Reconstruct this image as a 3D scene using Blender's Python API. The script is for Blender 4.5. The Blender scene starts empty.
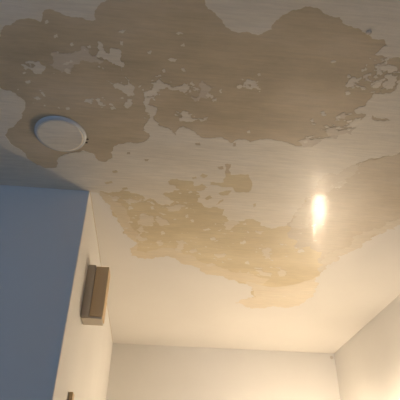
import bpy, bmesh, math, random
from mathutils import Vector, Matrix
from mathutils.geometry import delaunay_2d_cdt

scene = bpy.context.scene
C = scene.collection
rng = random.Random(7)

# ------------------------------------------------------------------ camera
CAM_Z = 1.5
YAW, PITCH, ROLL = 0.09106, 0.59869, 0.01880
cam_data = bpy.data.cameras.new('camera')
cam_data.sensor_width = 36.0
cam_data.lens = 480.48 / 400.0 * 36.0
cam_data.clip_start = 0.02
cam = bpy.data.objects.new('camera', cam_data)
C.objects.link(cam)
fw = Vector((math.sin(YAW) * math.cos(PITCH), math.cos(YAW) * math.cos(PITCH), math.sin(PITCH)))
rt = Vector((math.cos(YAW), -math.sin(YAW), 0))
up = rt.cross(fw)
r2 = rt * math.cos(ROLL) + up * math.sin(ROLL)
u2 = up * math.cos(ROLL) - rt * math.sin(ROLL)
m = Matrix((r2, u2, -fw)).transposed().to_4x4()
m.translation = Vector((0, 0, CAM_Z))
cam.matrix_world = m
scene.camera = cam

# ------------------------------------------------------------------ world, daylight, exposure
world = bpy.data.worlds.new('sky')
scene.world = world
world.use_nodes = True
bg = world.node_tree.nodes['Background']
bg.inputs['Color'].default_value = (0.42, 0.58, 0.9, 1)
bg.inputs['Strength'].default_value = 0.6

vs = scene.view_settings
vs.view_transform = 'Standard'
vs.look = 'None'
vs.gamma = 1.0
vs.use_curve_mapping = False
vs.exposure = 0.0

WIN = (-1.75, -0.35, 0.85, 2.15)          # window opening in the rear wall: x0, x1, z0, z1
REAR_Y = -1.9
sun = bpy.data.lights.new('window_daylight', 'AREA')
sun.shape = 'RECTANGLE'
sun.size = WIN[1] - WIN[0]
sun.size_y = WIN[3] - WIN[2]
sun.energy = 17.0
sun.color = (0.33, 0.585, 1.0)
so = bpy.data.objects.new('window_daylight', sun)
C.objects.link(so)
so.location = ((WIN[0] + WIN[1]) / 2, REAR_Y - 0.16, (WIN[2] + WIN[3]) / 2)
so.rotation_euler = (math.radians(90), 0, 0)

# room measures (metres)
CEIL = 2.5
X_LEFT, Y_CORNER = -0.2685, 1.4523        # outer corner of the left wall
Y_BACK, X_RIGHT = 3.202, 1.234
X_WEST = -2.5

# ------------------------------------------------------------------ materials
def new_mat(name):
    mt = bpy.data.materials.new(name)
    mt.use_nodes = True
    nt = mt.node_tree
    b = nt.nodes['Principled BSDF']
    return mt, nt, b

def mapped_noise(nt, scale, detail=4, rough=0.55, stretch=(1, 1, 1)):
    tc = nt.nodes.new('ShaderNodeTexCoord')
    mp = nt.nodes.new('ShaderNodeMapping')
    mp.inputs['Scale'].default_value = stretch
    n = nt.nodes.new('ShaderNodeTexNoise')
    n.inputs['Scale'].default_value = scale
    n.inputs['Detail'].default_value = detail
    n.inputs['Roughness'].default_value = rough
    nt.links.new(tc.outputs['Object'], mp.inputs['Vector'])
    nt.links.new(mp.outputs['Vector'], n.inputs['Vector'])
    return n.outputs['Fac']

def ramp(nt, fac, stops):
    r = nt.nodes.new('ShaderNodeValToRGB')
    el = r.color_ramp.elements
    while len(el) < len(stops):
        el.new(0.5)
    for e, (pos, col) in zip(el, stops):
        e.position = pos
        e.color = (*col, 1)
    nt.links.new(fac, r.inputs['Fac'])
    return r.outputs['Color']

def mul(nt, a, b, fac=1.0, mode='MULTIPLY'):
    mx = nt.nodes.new('ShaderNodeMix')
    mx.data_type = 'RGBA'
    mx.blend_type = mode
    mx.inputs[0].default_value = fac
    nt.links.new(a, mx.inputs[6])
    nt.links.new(b, mx.inputs[7])
    return mx.outputs[2]

def bump_chain(nt, b, layers):
    prev = None
    for fac, strength, dist in layers:
        bp = nt.nodes.new('ShaderNodeBump')
        bp.inputs['Strength'].default_value = strength
        bp.inputs['Distance'].default_value = dist
        nt.links.new(fac, bp.inputs['Height'])
        if prev:
            nt.links.new(prev, bp.inputs['Normal'])
        prev = bp.outputs['Normal']
    nt.links.new(prev, b.inputs['Normal'])

def rough_ramp(nt, b, fac, lo, hi):
    mr = nt.nodes.new('ShaderNodeMapRange')
    mr.inputs['From Min'].default_value = 0.3
    mr.inputs['From Max'].default_value = 0.7
    mr.inputs['To Min'].default_value = lo
    mr.inputs['To Max'].default_value = hi
    nt.links.new(fac, mr.inputs['Value'])
    nt.links.new(mr.outputs['Result'], b.inputs['Roughness'])

def plaster(name, c0, c1, c2, r_lo, r_hi, scrape=0.14, fine=0.3, spec=0.5, coat=0.0, coat_rough=0.1):
    mt, nt, b = new_mat(name)
    big = mapped_noise(nt, 3.2, 6, 0.62, (0.8, 1.6, 1))
    streak = mapped_noise(nt, 14, 5, 0.6, (0.6, 6, 1))
    grain = mapped_noise(nt, 160, 3, 0.6)
    lines = mapped_noise(nt, 40, 4, 0.65, (0.35, 4, 1))
    col = ramp(nt, big, [(0.32, c0), (0.5, c1), (0.68, c2)])
    st = ramp(nt, streak, [(0.3, (0.94, 0.94, 0.94)), (0.7, (1.04, 1.04, 1.04))])
    col = mul(nt, col, st)
    col = mul(nt, col, ramp(nt, lines, [(0.3, (0.93, 0.93, 0.93)), (0.7, (1.05, 1.05, 1.05))]))
    nt.links.new(col, b.inputs['Base Color'])
    rough_ramp(nt, b, streak, r_lo, r_hi)
    b.inputs['Specular IOR Level'].default_value = spec
    bump_chain(nt, b, [(streak, scrape, 0.004), (lines, 0.3, 0.0015), (grain, fine, 0.0012)])
    if coat:
        cw = nt.nodes.new('ShaderNodeMapRange')
        cw.inputs['From Min'].default_value = 0.40
        cw.inputs['From Max'].default_value = 0.60
        cw.inputs['To Min'].default_value = 0.0
        cw.inputs['To Max'].default_value = coat
        nt.links.new(mapped_noise(nt, 30, 6, 0.7, (0.8, 1.6, 1)), cw.inputs['Value'])
        nt.links.new(cw.outputs['Result'], b.inputs['Coat Weight'])
        b.inputs['Coat Roughness'].default_value = coat_rough
        bp = nt.nodes.new('ShaderNodeBump')
        bp.inputs['Strength'].default_value = 0.2
        bp.inputs['Distance'].default_value = 0.003
        nt.links.new(mapped_noise(nt, 48, 6, 0.72, (0.7, 1.4, 1)), bp.inputs['Height'])
        nt.links.new(bp.outputs['Normal'], b.inputs['Coat Normal'])
    return mt

def paint(name, c0, c1, rough, wave=0.12, spec=0.4, scrape=0.0):
    mt, nt, b = new_mat(name)
    big = mapped_noise(nt, 2.3, 4, 0.5)
    fine = mapped_noise(nt, 120, 3, 0.6)
    col = ramp(nt, big, [(0.35, c0), (0.65, c1)])
    nt.links.new(col, b.inputs['Base Color'])
    b.inputs['Roughness'].default_value = rough
    b.inputs['Specular IOR Level'].default_value = spec
    layers = [(big, wave, 0.03), (fine, 0.15, 0.0008)]
    if scrape:
        layers.append((mapped_noise(nt, 13, 6, 0.65, (0.6, 5, 1)), scrape, 0.004))
    bump_chain(nt, b, layers)
    return mt

M_BROWN = plaster('bare_brown_plaster', (0.51, 0.415, 0.275), (0.63, 0.515, 0.345), (0.71, 0.59, 0.43), 0.3, 0.5)
M_YELLOW = plaster('bare_yellow_plaster', (0.62, 0.505, 0.30), (0.71, 0.595, 0.375), (0.79, 0.68, 0.46), 0.3, 0.45)
M_FEATHER = plaster('feathered_coat', (0.72, 0.605, 0.42), (0.77, 0.665, 0.485), (0.81, 0.715, 0.545), 0.35, 0.5, 0.08)
M_THIN = plaster('thin_coat', (0.75, 0.655, 0.50), (0.79, 0.70, 0.55), (0.83, 0.745, 0.60), 0.4, 0.5, 0.08)
M_TAN = plaster('tan_plaster', (0.60, 0.50, 0.355), (0.66, 0.565, 0.42), (0.72, 0.63, 0.49), 0.30, 0.46, 0.08, 0.5, 0.45, 0.30, 0.05)
M_FILM = plaster('thin_paint_film', (0.66, 0.57, 0.445), (0.72, 0.625, 0.495), (0.78, 0.69, 0.56), 0.35, 0.5)
M_FILM2 = plaster('worn_film', (0.67, 0.585, 0.45), (0.73, 0.645, 0.51), (0.79, 0.71, 0.58), 0.30, 0.48, 0.09, 0.5, 0.45, 0.25, 0.05)
M_CPAINT = plaster('old_ceiling_paint', (0.80, 0.72, 0.585), (0.84, 0.765, 0.635), (0.88, 0.815, 0.70), 0.30, 0.50, 0.10, 0.5, 0.45, 0.18, 0.06)
M_FRESH = paint('fresh_ceiling_paint', (0.80, 0.765, 0.71), (0.83, 0.795, 0.74), 0.55, 0.05, 0.3)
M_WALL = paint('wall_paint', (0.74, 0.72, 0.685), (0.77, 0.75, 0.715), 0.6, 0.05, 0.3)
M_ROOM = paint('room_wall_paint', (0.42, 0.42, 0.43), (0.46, 0.46, 0.47), 0.6, 0.05, 0.3)
M_FLOOR = paint('floor_screed', (0.28, 0.265, 0.25), (0.33, 0.31, 0.29), 0.6)
M_TRIM = paint('white_trim', (0.66, 0.66, 0.65), (0.70, 0.70, 0.69), 0.18, 0.0, 0.7)
M_BOX_BROWN = paint('brown_cover', (0.63, 0.45, 0.25), (0.67, 0.49, 0.28), 0.5, 0.03)
M_BOX_GREY = paint('grey_brown_plate', (0.60, 0.52, 0.42), (0.64, 0.56, 0.46), 0.5, 0.03)
M_BOX_CREAM = paint('cream_plastic', (0.62, 0.54, 0.42), (0.66, 0.58, 0.46), 0.5, 0.03)  # also carries the lamplight painted onto the wall box's underside
M_DARK = paint('dark_metal', (0.05, 0.045, 0.04), (0.07, 0.06, 0.055), 0.5, 0.02)
M_FILLER = paint('grey_filler', (0.60, 0.55, 0.48), (0.64, 0.59, 0.52), 0.7, 0.05)
M_BULB, _nt, _b = new_mat('warm_bulb')
_b.inputs['Base Color'].default_value = (0.9, 0.8, 0.6, 1)
_b.inputs['Emission Color'].default_value = (1.0, 0.80, 0.57, 1)
_b.inputs['Emission Strength'].default_value = 690.0

# ------------------------------------------------------------------ helpers
def link(name, bm, mat, parent=None, smooth=False):
    me = bpy.data.meshes.new(name)
    bmesh.ops.recalc_face_normals(bm, faces=bm.faces[:])
    bm.to_mesh(me)
    bm.free()
    me.materials.append(mat)
    if smooth:
        for pl in me.polygons:
            pl.use_smooth = True
    o = bpy.data.objects.new(name, me)
    C.objects.link(o)
    if parent:
        o.parent = parent
    return o

def box(bm, x0, x1, y0, y1, z0, z1, bevel=0.0, seg=2):
    vs_ = [bm.verts.new((x, y, z)) for x in (x0, x1) for y in (y0, y1) for z in (z0, z1)]
    q = [(0, 1, 3, 2), (4, 6, 7, 5), (0, 4, 5, 1), (2, 3, 7, 6), (0, 2, 6, 4), (1, 5, 7, 3)]
    fs = [bm.faces.new([vs_[i] for i in f]) for f in q]
    if bevel:
        es = list({e for f in fs for e in f.edges})
        bmesh.ops.bevel(bm, geom=es, offset=bevel, segments=seg, affect='EDGES', profile=0.5)

def prism(bm, pts, z0, z1):
    lo = [bm.verts.new((x, y, z0)) for x, y in pts]
    hi = [bm.verts.new((x, y, z1)) for x, y in pts]
    bm.faces.new(lo)
    bm.faces.new(hi)
    for i in range(len(pts)):
        j = (i + 1) % len(pts)
        bm.faces.new((lo[i], lo[j], hi[j], hi[i]))

def lathe(bm, prof, seg=64, axis_z=True, close=True):
    rings = []
    for r, z in prof:
        if r < 1e-6:
            rings.append([bm.verts.new((0, 0, z))])
        else:
            rings.append([bm.verts.new((r * math.cos(2 * math.pi * i / seg), r * math.sin(2 * math.pi * i / seg), z)) for i in range(seg)])
    for a, b in zip(rings, rings[1:]):
        for i in range(seg):
            j = (i + 1) % seg
            if len(a) == 1 and len(b) == 1:
                continue
            if len(a) == 1:
                bm.faces.new((a[0], b[i], b[j]))
            elif len(b) == 1:
                bm.faces.new((a[i], b[0], a[j]))
            else:
                bm.faces.new((a[i], b[i], b[j], a[j]))

def struct(o):
    o['kind'] = 'structure'
    return o

def tag(o, label, cat, group=None):
    o['label'] = label
    o['category'] = cat
    if group:
        o['group'] = group
    return o

def ragged(poly, seg=0.006, amp=0.16):
    """outline broken up by midpoint displacement, as torn paint breaks"""
    out = []
    def rec(a, b, depth):
        d = math.hypot(b[0] - a[0], b[1] - a[1])
        if d < seg or depth > 7:
            out.append(a)
            return
        k = rng.uniform(-amp, amp)
        t = rng.uniform(0.4, 0.6)
        mpt = (a[0] + (b[0] - a[0]) * t - (b[1] - a[1]) * k, a[1] + (b[1] - a[1]) * t + (b[0] - a[0]) * k)
        rec(a, mpt, depth + 1)
        rec(mpt, b, depth + 1)
    for i in range(len(poly)):
        rec(tuple(poly[i]), tuple(poly[(i + 1) % len(poly)]), 0)
    return out

def inside(px, py, poly):
    c = False
    n = len(poly)
    j = n - 1
    for i in range(n):
        xi, yi = poly[i]
        xj, yj = poly[j]
        if (yi > py) != (yj > py) and px < (xj - xi) * (py - yi) / (yj - yi) + xi:
            c = not c
        j = i
    return c

def sheet(bm, outers, holes, z_low, z_high, extra=()):
    """a thin sheet hanging under the ceiling: outer outlines minus hole outlines, with its edge thickness"""
    pts, edges = [], []
    for poly in list(outers) + list(holes):
        base = len(pts)
        pts += [Vector(q) for q in poly]
        edges += [(base + i, base + (i + 1) % len(poly)) for i in range(len(poly))]
    pts += [Vector(q) for q in extra]
    vo, eo, fo, _a, _b2, _c = delaunay_2d_cdt(pts, edges, [], 0, 1e-6)
    boxes = []
    for poly in holes:
        xs = [q[0] for q in poly]
        ys = [q[1] for q in poly]
        boxes.append((min(xs), max(xs), min(ys), max(ys)))
    keep = []
    for f in fo:
        cx = sum(vo[i].x for i in f) / len(f)
        cy = sum(vo[i].y for i in f) / len(f)
        if not any(inside(cx, cy, o) for o in outers):
            continue
        if any(b[0] < cx < b[1] and b[2] < cy < b[3] and inside(cx, cy, h) for b, h in zip(boxes, holes)):
            continue
        keep.append(f)
    vl, vh, cnt = {}, {}, {}
    for f in keep:
        for i in f:
            if i not in vl:
                vl[i] = bm.verts.new((vo[i].x, vo[i].y, z_low))
        for i in range(len(f)):
            k = (f[i], f[(i + 1) % len(f)])
            cnt[tuple(sorted(k))] = cnt.get(tuple(sorted(k)), 0) + 1
    for f in keep:
        bm.faces.new([vl[i] for i in reversed(f)])
    for (a, b), n in cnt.items():
        if n == 1:
            for i in (a, b):
                if i not in vh:
                    vh[i] = bm.verts.new((vo[i].x, vo[i].y, z_high))
            bm.faces.new((vl[a], vl[b], vh[b], vh[a]))

# ------------------------------------------------------------------ outlines on the ceiling (x, y in metres)
BROWN = [(-0.430,0.794),(-0.405,0.768),(-0.373,0.748),(-0.326,0.751),(-0.317,0.725),(-0.301,0.713),(-0.286,0.717),(-0.270,0.723),(-0.241,0.728),(-0.206,0.732),(-0.191,0.728),(-0.186,0.697),(-0.179,0.686),(-0.162,0.674),(-0.175,0.626),(-0.086,0.560),(0.022,0.581),(0.042,0.636),(0.064,0.661),(0.084,0.677),(0.103,0.692),(0.120,0.715),(0.139,0.724),(0.168,0.723),(0.186,0.727),(0.211,0.724),(0.232,0.708),(0.236,0.682),(0.253,0.664),(0.284,0.647),(0.305,0.637),(0.330,0.642),(0.354,0.655),(0.383,0.657),(0.399,0.674),(0.420,0.678),(0.450,0.691),(0.474,0.700),(0.498,0.709),(0.511,0.705),(0.526,0.721),(0.515,0.737),(0.507,0.751),(0.536,0.757),(0.564,0.754),(0.638,0.748),(0.673,0.790),(0.599,0.806),(0.609,0.839),(0.605,0.869),(0.586,0.878),(0.557,0.878),(0.558,0.893),(0.550,0.917),(0.552,0.929),(0.527,0.948),(0.544,0.962),(0.567,0.959),(0.562,0.985),(0.560,1.020),(0.536,1.022),(0.521,1.051),(0.496,1.068),(0.468,1.080),(0.446,1.092),(0.438,1.107),(0.416,1.120),(0.364,1.107),(0.321,1.098),(0.284,1.102),(0.256,1.120),(0.223,1.110),(0.206,1.121),(0.201,1.131),(0.186,1.119),(0.166,1.107),(0.145,1.114),(0.114,1.118),(0.094,1.107),(0.064,1.083),(0.042,1.072),(0.025,1.092),(0.024,1.115),(0.010,1.094),(-0.008,1.087),(-0.027,1.080),(-0.042,1.091),(-0.056,1.134),(-0.071,1.154),(-0.093,1.167),(-0.134,1.171),(-0.156,1.179),(-0.173,1.200),(-0.179,1.252),(-0.203,1.276),(-0.226,1.268),(-0.242,1.234),(-0.267,1.222),(-0.294,1.235),(-0.321,1.248),(-0.345,1.262),(-0.362,1.290),(-0.367,1.323),(-0.408,1.333),(-0.432,1.320),(-0.451,1.295),(-0.467,1.246),(-0.486,1.233),(-0.497,1.210),(-0.505,1.178),(-0.483,1.143),(-0.456,1.114),(-0.437,1.095),(-0.424,1.060),(-0.416,1.019),(-0.425,1.008),(-0.436,0.994),(-0.462,0.986),(-0.473,0.976),(-0.544,0.941),(-0.502,0.838)]
YELLOW = [(-0.231,1.447),(-0.203,1.456),(-0.174,1.446),(-0.152,1.431),(-0.131,1.435),(-0.109,1.445),(-0.087,1.455),(-0.065,1.478),(-0.051,1.470),(-0.028,1.493),(-0.001,1.510),(0.025,1.507),(0.042,1.478),(0.015,1.455),(-0.008,1.438),(0.024,1.422),(0.056,1.405),(0.040,1.383),(0.011,1.362),(0.024,1.343),(0.059,1.345),(0.094,1.346),(0.103,1.375),(0.130,1.353),(0.153,1.375),(0.141,1.395),(0.113,1.404),(0.131,1.434),(0.123,1.468),(0.148,1.491),(0.172,1.509),(0.230,1.509),(0.228,1.552),(0.257,1.585),(0.290,1.595),(0.325,1.569),(0.367,1.578),(0.398,1.612),(0.453,1.621),(0.489,1.601),(0.503,1.546),(0.510,1.487),(0.518,1.431),(0.530,1.371),(0.550,1.319),(0.584,1.268),(0.602,1.221),(0.632,1.174),(0.700,1.135),(0.739,1.110),(0.859,1.086),(1.036,1.380),(0.925,1.514),(0.886,1.565),(0.859,1.650),(0.826,1.732),(0.800,1.780),(0.782,1.859),(0.763,1.942),(0.766,2.028),(0.788,2.129),(0.803,2.212),(0.789,2.306),(0.770,2.391),(0.701,2.444),(0.577,2.462),(0.480,2.447),(0.419,2.413),(0.452,2.353),(0.509,2.318),(0.482,2.232),(0.434,2.165),(0.373,2.127),(0.321,2.111),(0.260,2.085),(0.221,2.079),(0.190,2.019),(0.141,1.994),(0.094,1.970),(0.069,1.934),(0.023,1.920),(-0.021,1.936),(-0.066,1.961),(-0.097,1.956),(-0.128,1.931),(-0.131,1.866),(-0.117,1.793),(-0.138,1.770),(-0.153,1.715),(-0.167,1.669),(-0.174,1.625),(-0.194,1.569),(-0.218,1.517),(-0.233,1.473)]
THIN_COAT = [(0.428,2.131),(0.483,2.158),(0.559,2.184),(0.635,2.162),(0.694,2.118),(0.743,2.065),(0.765,1.995),(0.780,2.071),(0.796,2.139),(0.812,2.224),(0.793,2.319),(0.774,2.405),(0.705,2.458),(0.580,2.476),(0.477,2.461),(0.409,2.414),(0.450,2.340),(0.515,2.317),(0.489,2.243)]
FEATHER = [(-0.238,1.442),(-0.189,1.467),(-0.158,1.516),(-0.138,1.591),(-0.124,1.679),(-0.096,1.732),(-0.105,1.800),(-0.105,1.881),(-0.061,1.903),(-0.010,1.859),(0.042,1.843),(0.097,1.882),(0.161,1.912),(0.224,1.983),(0.321,2.012),(0.412,2.043),(0.477,2.078),(0.538,2.092),(0.517,2.178),(0.434,2.165),(0.375,2.138),(0.323,2.122),(0.261,2.096),(0.217,2.091),(0.187,2.030),(0.138,2.005),(0.090,1.981),(0.065,1.944),(0.024,1.930),(-0.021,1.946),(-0.065,1.971),(-0.102,1.966),(-0.133,1.941),(-0.136,1.866),(-0.122,1.802),(-0.142,1.779),(-0.157,1.723),(-0.172,1.677),(-0.178,1.633),(-0.199,1.577),(-0.222,1.524),(-0.244,1.474)]
TAN = [(0.485,1.586),(0.503,1.546),(0.510,1.487),(0.518,1.431),(0.530,1.371),(0.550,1.319),(0.584,1.268),(0.602,1.221),(0.632,1.174),(0.700,1.135),(0.739,1.110),(0.859,1.086),(1.036,1.380),(0.925,1.514),(0.886,1.565),(0.859,1.650),(0.826,1.732),(0.800,1.780),(0.782,1.859),(0.761,1.922),(0.713,1.888),(0.701,1.793),(0.634,1.748),(0.602,1.788),(0.562,1.705),(0.520,1.677)]
CRUMBS = [(0.5839, 1.2798, 0.061, 0.057, 30), (0.5435, 1.4417, 0.037, 0.081, 20), (0.5201, 0.7813, 0.041, 0.025, 16), (0.6176, 0.8975, 0.022, 0.037, 12), (-0.2026, 0.8449, 0.036, 0.026, 10), (-0.1513, 0.8454, 0.026, 0.033, 8), (-0.1197, 0.9386, 0.027, 0.03, 8), (-0.0099, 0.9258, 0.066, 0.022, 14), (0.0875, 0.9292, 0.039, 0.034, 14), (0.0596, 1.0273, 0.053, 0.021, 8), (-0.0576, 1.037, 0.02, 0.069, 10), (0.507, 0.8512, 0.037, 0.028, 14), (0.5564, 0.7969, 0.036, 0.039, 22), (0.5794, 0.8499, 0.037, 0.035, 18), (0.5272, 1.0234, 0.065, 0.043, 36), (0.4463, 1.0923, 0.049, 0.023, 16), (-0.3659, 0.8933, 0.037, 0.021, 8), (-0.2897, 0.8679, 0.037, 0.031, 10), (-0.3539, 0.9959, 0.056, 0.04, 8), (-0.2006, 1.0012, 0.034, 0.032, 10), (0.2115, 0.8855, 0.038, 0.021, 8), (-0.1132, 1.4839, 0.059, 0.034, 20), (-0.0402, 1.6376, 0.087, 0.078, 22), (0.1049, 1.8169, 0.085, 0.092, 20), (0.2564, 1.8801, 0.079, 0.097, 16), (0.4731, 1.842, 0.078, 0.115, 14), (0.4843, 2.0221, 0.093, 0.054, 12), (0.1268, 1.3965, 0.05, 0.05, 10), (0.2816, 1.6429, 0.08, 0.063, 16), (-0.0878, 1.7722, 0.033, 0.088, 12), (0.5782, 1.7029, 0.082, 0.103, 14), (0.0621, 1.5022, 0.075, 0.041, 14), (0.648, 2.2339, 0.13, 0.101, 10)]
FILMY = {0, 1, 2, 3, 4, 5, 6}
WORN = [[(0.504,1.583),(0.505,1.481),(0.514,1.393),(0.533,1.310),(0.569,1.247),(0.607,1.199),(0.643,1.168),(0.637,1.222),(0.621,1.275),(0.596,1.326),(0.588,1.390),(0.579,1.458),(0.562,1.531),(0.546,1.617)],
 [(0.909,1.480),(0.868,1.522),(0.837,1.595),(0.795,1.683),(0.764,1.767),(0.736,1.845),(0.753,1.986),(0.775,1.951),(0.794,1.867),(0.810,1.798),(0.837,1.748),(0.869,1.665),(0.897,1.580),(0.932,1.529),(1.019,1.458),(0.998,1.419)]]
PITS = [
 [(0.194,1.238),(0.214,1.236),(0.223,1.295),(0.253,1.286),(0.280,1.283),(0.303,1.387),(0.257,1.393),(0.238,1.364),(0.203,1.369),(0.159,1.362),(0.157,1.344),(0.205,1.338),(0.206,1.298)],
 [(0.193,1.407),(0.240,1.382),(0.231,1.415),(0.206,1.418)],
 [(0.196,1.485),(0.204,1.458),(0.217,1.443),(0.209,1.470)],
 [(0.118,1.314),(0.127,1.296),(0.145,1.305),(0.130,1.324)],
 [(0.092,1.323),(0.105,1.316),(0.109,1.327),(0.096,1.334)],
 [(0.170,1.257),(0.189,1.250),(0.195,1.265),(0.178,1.267)],
 [(0.332,1.462),(0.342,1.454),(0.346,1.473),(0.336,1.482)],
 [(-0.129,1.215),(-0.119,1.214),(-0.119,1.224),(-0.129,1.225)],
 [(-0.074,1.244),(-0.058,1.242),(-0.061,1.253),(-0.071,1.254)],
 [(-0.151,1.419),(-0.134,1.410),(-0.130,1.422),(-0.148,1.431)],
 [(0.586,0.961),(0.631,0.968),(0.652,0.974),(0.630,0.981),(0.590,0.973)],
 [(0.204,1.131),(0.212,1.125),(0.216,1.144),(0.206,1.145)],
 [(0.085,1.145),(0.101,1.139),(0.105,1.152),(0.089,1.154)],
 [(-0.182,1.323),(-0.168,1.315),(-0.162,1.326),(-0.179,1.333)],
 [(-0.213,1.390),(-0.185,1.380),(-0.182,1.392),(-0.207,1.401)],
 [(0.150,1.444),(0.166,1.423),(0.176,1.441),(0.159,1.456)]]
FLAKES = [
 [(-0.325,0.878),(-0.311,0.857),(-0.315,0.848),(-0.296,0.840),(-0.265,0.836),(-0.249,0.828),(-0.232,0.810),(-0.218,0.818),(-0.212,0.836),(-0.197,0.841),(-0.180,0.849),(-0.191,0.863),(-0.217,0.860),(-0.243,0.863),(-0.260,0.874),(-0.275,0.896),(-0.295,0.905),(-0.314,0.891)],
 [(0.073,0.898),(0.083,0.886),(0.096,0.903),(0.116,0.907),(0.104,0.924),(0.102,0.954),(0.082,0.953),(0.066,0.966),(0.056,0.948),(0.078,0.945),(0.081,0.922)],
 [(0.517,0.782),(0.537,0.776),(0.544,0.769),(0.546,0.785),(0.530,0.787)],
 [(0.477,1.029),(0.499,1.022),(0.521,1.033),(0.547,1.034),(0.558,1.015),(0.557,1.047),(0.530,1.050),(0.517,1.074),(0.488,1.064)],
 [(0.403,1.097),(0.424,1.081),(0.454,1.077),(0.476,1.084),(0.463,1.105),(0.430,1.123)],
 [(0.489,0.977),(0.504,0.958),(0.522,0.969),(0.512,0.982),(0.499,0.988)],
 [(-0.012,1.518),(0.025,1.520),(0.054,1.496),(0.085,1.506),(0.064,1.536),(0.019,1.549)],
 [(-0.399,0.890),(-0.386,0.889),(-0.371,0.907),(-0.351,0.915),(-0.344,0.901),(-0.336,0.886),(-0.346,0.881),(-0.352,0.872),(-0.365,0.877),(-0.360,0.889),(-0.369,0.897),(-0.384,0.892)],
 [(-0.191,0.791),(-0.184,0.793),(-0.178,0.817),(-0.166,0.828),(-0.157,0.808),(-0.142,0.809),(-0.135,0.831),(-0.128,0.853),(-0.134,0.880),(-0.141,0.857),(-0.160,0.863),(-0.169,0.848),(-0.184,0.840),(-0.194,0.828),(-0.195,0.809)],
 [(-0.179,0.916),(-0.158,0.928),(-0.147,0.923),(-0.136,0.926),(-0.122,0.928),(-0.127,0.896),(-0.114,0.909),(-0.103,0.929),(-0.101,0.963),(-0.120,0.969),(-0.139,0.948),(-0.158,0.939)],
 [(-0.214,0.991),(-0.202,0.986),(-0.198,1.001),(-0.193,1.016),(-0.207,1.010)],
 [(-0.123,0.981),(-0.109,0.979),(-0.113,1.007),(-0.121,1.016)],
 [(-0.078,0.949),(-0.054,0.938),(-0.057,0.913),(-0.036,0.896),(-0.024,0.906),(-0.011,0.911),(0.017,0.919),(0.033,0.903),(0.050,0.915),(0.038,0.939),(0.021,0.930),(0.001,0.921),(-0.015,0.923),(-0.034,0.932),(-0.036,0.955),(-0.062,0.962),(-0.070,0.970)],
 [(-0.061,0.966),(-0.045,0.960),(-0.059,0.977),(-0.064,0.997),(-0.041,1.002),(-0.043,1.035),(-0.036,1.064),(-0.018,1.079),(0.004,1.090),(-0.006,1.142),(-0.056,1.148),(-0.062,1.116),(-0.081,1.105),(-0.066,1.068),(-0.057,1.050),(-0.067,1.026)],
 [(0.017,1.012),(0.032,1.018),(0.047,1.012),(0.063,1.031),(0.087,1.032),(0.113,1.025),(0.100,1.044),(0.076,1.042),(0.058,1.049),(0.029,1.048),(0.039,1.030)],
 [(0.191,0.881),(0.200,0.869),(0.218,0.878),(0.235,0.890),(0.245,0.900),(0.228,0.898),(0.211,0.885)],
 [(0.471,0.845),(0.485,0.829),(0.498,0.835),(0.486,0.847),(0.491,0.868),(0.480,0.862)],
 [(0.507,0.858),(0.519,0.861),(0.533,0.866),(0.520,0.871)],
 [(0.541,0.858),(0.550,0.839),(0.563,0.831),(0.563,0.845),(0.555,0.860)],
 [(0.560,0.817),(0.578,0.808),(0.600,0.826),(0.601,0.847),(0.588,0.856),(0.569,0.866),(0.578,0.847),(0.576,0.829)],
 [(0.565,0.786),(0.574,0.782),(0.584,0.797),(0.573,0.798)],
 [(0.531,1.001),(0.544,0.978),(0.559,0.977),(0.564,1.015),(0.548,1.021)],
 [(-0.091,1.599),(-0.068,1.582),(-0.037,1.592),(-0.028,1.636),(-0.048,1.669),(-0.080,1.666),(-0.096,1.645)],
 [(-0.029,1.613),(-0.006,1.596),(0.018,1.615),(0.016,1.653),(-0.012,1.657)],
 [(-0.154,1.489),(-0.124,1.479),(-0.102,1.489),(-0.076,1.479),(-0.080,1.500),(-0.110,1.504),(-0.140,1.507)],
 [(-0.197,1.475),(-0.171,1.465),(-0.161,1.483),(-0.187,1.493)],
 [(-0.100,1.700),(-0.080,1.673),(-0.071,1.712),(-0.088,1.755),(-0.058,1.786),(-0.084,1.797),(-0.104,1.758)],
 [(0.239,1.882),(0.260,1.870),(0.280,1.858),(0.285,1.895),(0.256,1.909)],
 [(0.438,1.800),(0.459,1.780),(0.484,1.813),(0.492,1.868),(0.470,1.890),(0.449,1.855)],
 [(0.533,1.963),(0.560,1.959),(0.598,1.996),(0.606,2.050),(0.574,2.054)],
 [(0.448,2.006),(0.480,2.001),(0.528,2.027),(0.533,2.071),(0.482,2.055)],
 [(0.064,1.778),(0.088,1.766),(0.097,1.827),(0.083,1.875),(0.063,1.840)],
 [(0.213,1.974),(0.244,1.960),(0.260,1.978),(0.226,2.004)],
 [(0.243,1.601),(0.272,1.583),(0.307,1.601),(0.287,1.627),(0.268,1.661),(0.251,1.631)],
 [(0.380,1.646),(0.414,1.650),(0.411,1.674),(0.389,1.669)],
 [(0.129,1.850),(0.154,1.837),(0.161,1.864),(0.136,1.877)],
 [(-0.016,1.789),(0.000,1.778),(0.006,1.821),(-0.011,1.832)]]
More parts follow.
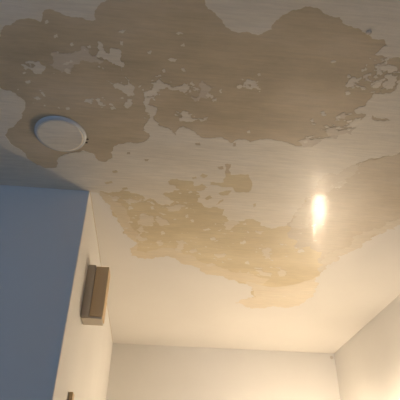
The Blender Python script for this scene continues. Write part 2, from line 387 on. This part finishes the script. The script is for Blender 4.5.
SPECKS = [
 [(-0.140,0.758),(-0.130,0.751),(-0.120,0.750),(-0.128,0.760)],
 [(-0.015,0.827),(-0.004,0.822),(0.009,0.824),(0.006,0.831),(-0.009,0.832)],
 [(0.021,0.855),(0.029,0.851),(0.035,0.861),(0.027,0.862)],
 [(-0.069,0.810),(-0.059,0.803),(-0.059,0.816),(-0.066,0.816)],
 [(0.224,0.849),(0.231,0.845),(0.235,0.851),(0.228,0.855)],
 [(0.131,0.917),(0.138,0.912),(0.140,0.927),(0.135,0.927)],
 [(0.510,0.858),(0.529,0.863),(0.529,0.870),(0.516,0.868)],
 [(-0.136,0.784),(-0.129,0.784),(-0.129,0.796),(-0.134,0.796)],
 [(-0.047,0.887),(-0.033,0.879),(-0.028,0.885),(-0.041,0.890)],
 [(-0.314,0.750),(-0.306,0.743),(-0.305,0.749),(-0.313,0.755)],
 [(-0.299,0.788),(-0.290,0.781),(-0.289,0.790),(-0.297,0.794)],
 [(-0.399,0.946),(-0.385,0.941),(-0.384,0.948),(-0.398,0.953)],
 [(-0.262,0.808),(-0.254,0.801),(-0.252,0.810),(-0.260,0.814)],
 [(-0.220,0.809),(-0.212,0.805),(-0.210,0.814),(-0.218,0.815)],
 [(-0.029,0.865),(-0.021,0.860),(-0.018,0.870),(-0.026,0.871)],
 [(0.013,0.779),(0.023,0.772),(0.026,0.781),(0.016,0.782)],
 [(0.001,0.745),(0.013,0.741),(0.019,0.746),(0.007,0.750)],
 [(-0.173,1.018),(-0.161,1.012),(-0.162,1.025),(-0.171,1.026)],
 [(0.116,0.956),(0.129,0.947),(0.131,0.959),(0.120,0.964)],
 [(0.237,1.071),(0.246,1.066),(0.248,1.079),(0.242,1.080)],
 [(0.403,0.788),(0.411,0.781),(0.418,0.786),(0.409,0.791)],
 [(-0.050,1.530),(-0.035,1.521),(-0.031,1.542),(-0.046,1.543)],
 [(-0.006,1.712),(0.010,1.702),(0.015,1.726),(-0.001,1.736)],
 [(0.333,1.752),(0.347,1.733),(0.360,1.757),(0.340,1.768)],
 [(0.593,1.789),(0.612,1.778),(0.624,1.804),(0.605,1.815)],
 [(0.108,1.603),(0.119,1.595),(0.125,1.617),(0.114,1.618)],
 [(0.203,1.734),(0.219,1.724),(0.226,1.749),(0.209,1.751)],
 [(0.087,1.577),(0.097,1.561),(0.103,1.582),(0.092,1.591)],
 [(0.387,1.931),(0.403,1.919),(0.413,1.948),(0.395,1.950)],
 [(-0.133,1.547),(-0.118,1.532),(-0.114,1.552),(-0.129,1.561)],
 [(-0.191,1.494),(-0.176,1.485),(-0.173,1.505),(-0.188,1.506)],
 [(0.413,1.002),(0.420,0.993),(0.426,1.005),(0.419,1.010)],
 [(0.432,0.967),(0.443,0.962),(0.446,0.973),(0.438,0.974)],
 [(0.598,0.900),(0.603,0.892),(0.611,0.902),(0.604,0.907)],
 [(0.477,0.884),(0.487,0.879),(0.493,0.889),(0.484,0.894)],
 [(0.510,0.816),(0.519,0.811),(0.525,0.821),(0.515,0.822)]]


# ------------------------------------------------------------------ the room
T = 0.15
bm = bmesh.new()
box(bm, X_WEST - T, X_RIGHT + T, REAR_Y - T, Y_BACK + T, CEIL, CEIL + 0.12)
ceiling = struct(link('ceiling', bm, M_BROWN))
bm = bmesh.new()
box(bm, X_WEST - T, X_RIGHT + T, REAR_Y - T, Y_BACK + T, -0.1, 0.0)
struct(link('floor', bm, M_FLOOR))

bm = bmesh.new()
prism(bm, [(X_LEFT, Y_CORNER), (X_LEFT, Y_BACK), (X_LEFT - T, Y_BACK), (X_LEFT - T, Y_CORNER + T), (X_WEST, Y_CORNER + T), (X_WEST, Y_CORNER)], 0, CEIL)
bm.edges.ensure_lookup_table()
es = [e for e in bm.edges if all(abs(v.co.x - X_LEFT) < 1e-4 and abs(v.co.y - Y_CORNER) < 1e-4 for v in e.verts)]
bmesh.ops.bevel(bm, geom=es, offset=0.004, segments=3, affect='EDGES', profile=0.5)
struct(link('wall_left', bm, M_WALL))
bm = bmesh.new()
box(bm, X_LEFT - T, X_RIGHT + T, Y_BACK, Y_BACK + T, 0, CEIL)
wall_back = struct(link('wall_back', bm, M_WALL))
bm = bmesh.new()
box(bm, X_RIGHT, X_RIGHT + T, REAR_Y, Y_BACK, 0, CEIL)
struct(link('wall_right', bm, M_WALL))
bm = bmesh.new()
box(bm, X_WEST - T, X_WEST, REAR_Y, Y_CORNER + T, 0, CEIL)
struct(link('wall_west', bm, M_ROOM))
bm = bmesh.new()
box(bm, X_WEST - T, WIN[0], REAR_Y - T, REAR_Y, 0, CEIL)
box(bm, WIN[1], X_RIGHT + T, REAR_Y - T, REAR_Y, 0, CEIL)
box(bm, WIN[0], WIN[1], REAR_Y - T, REAR_Y, 0, WIN[2])
box(bm, WIN[0], WIN[1], REAR_Y - T, REAR_Y, WIN[3], CEIL)
struct(link('wall_rear', bm, M_ROOM))
bm = bmesh.new()
for a, b, c, d in ((WIN[0], WIN[0] + .05, WIN[2], WIN[3]), (WIN[1] - .05, WIN[1], WIN[2], WIN[3]),
                   (WIN[0] + .05, WIN[1] - .05, WIN[2], WIN[2] + .05), (WIN[0] + .05, WIN[1] - .05, WIN[3] - .05, WIN[3]),
                   ((WIN[0] + WIN[1]) / 2 - .02, (WIN[0] + WIN[1]) / 2 + .02, WIN[2] + .05, WIN[3] - .05)):
    box(bm, a, b, REAR_Y - 0.09, REAR_Y - 0.04, c, d)
struct(link('window_1', bm, M_TRIM))

# ------------------------------------------------------------------ ceiling surface: torn paint over bare plaster
LIM = [(X_WEST + .002, REAR_Y + .002), (X_RIGHT - .002, REAR_Y + .002), (X_RIGHT - .002, Y_BACK - .002), (X_LEFT + .002, Y_BACK - .002),
       (X_LEFT + .002, Y_CORNER - .002), (X_WEST + .002, Y_CORNER - .002)]
brown = ragged(BROWN, 0.006, 0.17)
yellow = ragged(YELLOW, 0.005, 0.24)
pits = [ragged(q, 0.004, 0.15) for q in PITS]

bm = bmesh.new()
grow = [(x, y) for x, y in YELLOW]
sheet(bm, [[(X_LEFT + .01, 1.33), (0.5, 1.26), (X_RIGHT - .01, 1.20), (X_RIGHT - .01, 2.95), (X_LEFT + .01, 2.95)]], [], CEIL - 0.0004, CEIL)
o = link('yellowed_plaster', bm, M_YELLOW, ceiling)
o['label'] = 'yellowish bare plaster in the peeled patch nearest the back wall'

e = 0.002
SPLIT = [(X_LEFT + e, Y_CORNER + 0.004), (-0.205, 1.462), (-0.15, 1.53), (0.30, 1.66), (0.65, 1.60), (1.0, 1.36), (X_RIGHT - e, 1.30)]
OLD = [(X_WEST + e, REAR_Y + e), (X_RIGHT - e, REAR_Y + e)] + SPLIT[::-1] + [(X_LEFT + e, Y_CORNER - e), (X_WEST + e, Y_CORNER - e)]
NEW = SPLIT + [(X_RIGHT - e, Y_BACK - e), (X_LEFT + e, Y_BACK - e)]
bm = bmesh.new()
sheet(bm, [OLD], [brown, yellow] + pits, CEIL - 0.0008, CEIL)
o = link('old_paint_layer', bm, M_CPAINT, ceiling)
o['label'] = 'old greyish cream ceiling paint torn away around the brown patch'
bm = bmesh.new()
sheet(bm, [NEW], [yellow] + pits, CEIL - 0.0008, CEIL)
o = link('smooth_paint_layer', bm, M_FRESH, ceiling)
o['label'] = 'smooth cream ceiling paint towards the back wall'

bm = bmesh.new()
sheet(bm, [ragged(TAN, 0.008, 0.22)], [], CEIL - 0.00055, CEIL)
o = link('tan_plaster', bm, M_TAN, ceiling)
o['label'] = 'glossy tan plaster with the lamp reflection'
for q in WORN:
    bm = bmesh.new()
    sheet(bm, [ragged(q, 0.005, 0.34)], [], CEIL - 0.0009, CEIL)
    link('worn_film', bm, M_FILM2, ceiling)
bm = bmesh.new()
sheet(bm, [ragged(FEATHER, 0.006, 0.2)], [], CEIL - 0.0006, CEIL)
o = link('feathered_edge', bm, M_FEATHER, ceiling)
o['label'] = 'thin paint fading out over the far edge of the yellowish patch'
bm = bmesh.new()
sheet(bm, [ragged(THIN_COAT, 0.008, 0.1)], [], CEIL - 0.00065, CEIL)
o = link('thin_paint_coat', bm, M_THIN, ceiling)
o['label'] = 'faint thin paint coat at the end of the yellowish patch'

for i, q in enumerate(FLAKES):
    bm = bmesh.new()
    sheet(bm, [ragged(q, 0.004, 0.3)], [], CEIL - 0.0009 - 0.0001 * (i % 4), CEIL)
    link('paint_flake', bm, M_FILM if i in FILMY and q[0][1] < 1.4 else M_CPAINT if q[0][1] < 1.43 else M_THIN, ceiling)

bm = bmesh.new()
for q in SPECKS:
    sheet(bm, [ragged(q, 0.004, 0.25)], [], CEIL - 0.0009, CEIL)
for cx, cy, rx, ry, n in CRUMBS:
    # crumbs of paint left around the larger flakes
    for k in range(n):
        x, y = cx + rx * rng.gauss(0, 0.6), cy + ry * rng.gauss(0, 0.6)
        if not (inside(x, y, BROWN) or inside(x, y, YELLOW)):
            continue
        sz = 0.0014 + 0.0065 * rng.random() ** 2
        el = rng.uniform(1, 2.6)
        turn = rng.gauss(0, 0.5)
        m_ = rng.randint(5, 8)
        ring = []
        for j in range(m_):
            u_, v_ = sz * el * rng.uniform(.5, 1.3) * math.cos(6.283 * j / m_), sz * rng.uniform(.4, 1.3) * math.sin(6.283 * j / m_)
            ring.append((x + u_ * math.cos(turn) - v_ * math.sin(turn), y + u_ * math.sin(turn) + v_ * math.cos(turn)))
        sheet(bm, [ragged(ring, 0.003, 0.3)], [], CEIL - rng.uniform(0.0006, 0.00105), CEIL)
o = link('paint_specks', bm, M_CPAINT, ceiling)
o['kind'] = 'stuff'

# a small lump with its shadow beside the top edge of the brown patch
bm = bmesh.new()
bmesh.ops.create_icosphere(bm, subdivisions=2, radius=0.0065)
for v in bm.verts:
    v.co.x *= 1.2 + rng.uniform(-.1, .1)
    v.co.z *= 0.6
    v.co += Vector((0.466, 0.690, CEIL - 0.002))
link('plaster_lump', bm, M_FILM, ceiling, True)

# filled spot by the back corner
bm = bmesh.new()
lathe(bm, [(0, 0.002), (0.008, 0.002), (0.0115, 0)], 20)
o = link('filler_spot', bm, M_FILLER, wall_back, True)
o.location = (1.213, Y_BACK, CAM_Z + 0.9725)
o.rotation_euler = (math.radians(90), 0, 0)

# ------------------------------------------------------------------ round ceiling light
def empty(name, loc):
    e = bpy.data.objects.new(name, None)
    e.empty_display_size = 0.05
    e.location = loc
    C.objects.link(e)
    return e

dl = tag(empty('ceiling_light', (-0.331, 1.152, CEIL)), 'round white flush ceiling light near the outer corner of the left wall', 'ceiling light')
dl.rotation_euler = (math.radians(-1.5), math.radians(-1.5), 0)
bm = bmesh.new()
lathe(bm, [(0.0790, 0.004), (0.0790, -0.0025), (0.0770, -0.0055), (0.0740, -0.0080), (0.0712, -0.0092), (0.0705, -0.0092), (0.0705, 0.004)], 72)
link('trim_ring', bm, M_TRIM, dl, True)
bm = bmesh.new()
lathe(bm, [(0, -0.0094), (0.064, -0.0094), (0.0704, -0.0090), (0.0704, 0.004), (0, 0.004)], 72)
link('cover_disc', bm, M_CPAINT, dl, True)
for a in (10, 22):
    bm = bmesh.new()
    box(bm, 0.0775, 0.085, -0.0018, 0.0018, -0.004, 0.0, 0.0008)
    o = link('spring_clip', bm, M_DARK, dl)
    o.rotation_euler = (0, 0, math.radians(a))

# ------------------------------------------------------------------ box on the left wall
wb = tag(empty('wall_box', (X_LEFT, 1.69, CAM_Z + 0.62)), 'brown box mounted high on the left wall, lamplit underside coloured paler', 'wall box')
bm = bmesh.new()
box(bm, 0, 0.030, 0.0005, 0.080, 0, 0.204, 0.002)
link('back_plate', bm, M_BOX_GREY, wb)
bm = bmesh.new()
box(bm, 0.031, 0.080, 0, 0.078, 0.002, 0.199, 0.003)
link('cover', bm, M_BOX_BROWN, wb)
bm = bmesh.new()
box(bm, 0.003, 0.077, 0.004, 0.077, -0.006, 0.0015, 0.002)
link('lit_underside', bm, M_BOX_CREAM, wb)  # underside lit by the lamp; that light is put into its paler colour

# narrow fitting lower on the same wall
sw = tag(empty('wall_switch', (X_LEFT, 1.70, CAM_Z + 0.24)), 'narrow brown fitting low on the left wall, cut off by the bottom edge', 'wall fitting')
bm = bmesh.new()
box(bm, 0, 0.004, 0.002, 0.05, 0, 0.124, 0.001)
link('plate', bm, M_BOX_CREAM, sw)
bm = bmesh.new()
box(bm, 0.004, 0.016, 0.0, 0.04, 0.004, 0.124, 0.002)
link('rocker', bm, M_BOX_BROWN, sw)

# ------------------------------------------------------------------ wall lamp that lights the far end (below the frame)
LX, LY, LZ = 1.02, 2.565, 1.76
wl = tag(empty('wall_lamp', (X_RIGHT, LY, LZ)), 'warm bulb under an added shading rim on a short arm on the right wall', 'lamp')
bm = bmesh.new()
box(bm, -0.014, 0, -0.04, 0.04, 0.02, 0.12, 0.004)
link('back_plate', bm, M_TRIM, wl)
bm = bmesh.new()
box(bm, LX - X_RIGHT - 0.008, -0.014, -0.008, 0.008, 0.06, 0.075, 0.003)
link('arm', bm, M_TRIM, wl)
bm = bmesh.new()
lathe(bm, [(0, 0.078), (0.014, 0.078), (0.016, 0.058), (0.02, 0.040), (0.0307, 0.028), (0.0307, 0.026), (0.0, 0.026)], 32)  # unseen flared rim, added to cut the bulb's upward light
o = link('shading_holder', bm, M_TRIM, wl, True)
o.location = (LX - X_RIGHT, 0, 0)
bm = bmesh.new()
bmesh.ops.create_uvsphere(bm, u_segments=24, v_segments=16, radius=0.036)
o = link('bulb', bm, M_BULB, wl, True)
o.location = (LX - X_RIGHT, 0, 0)
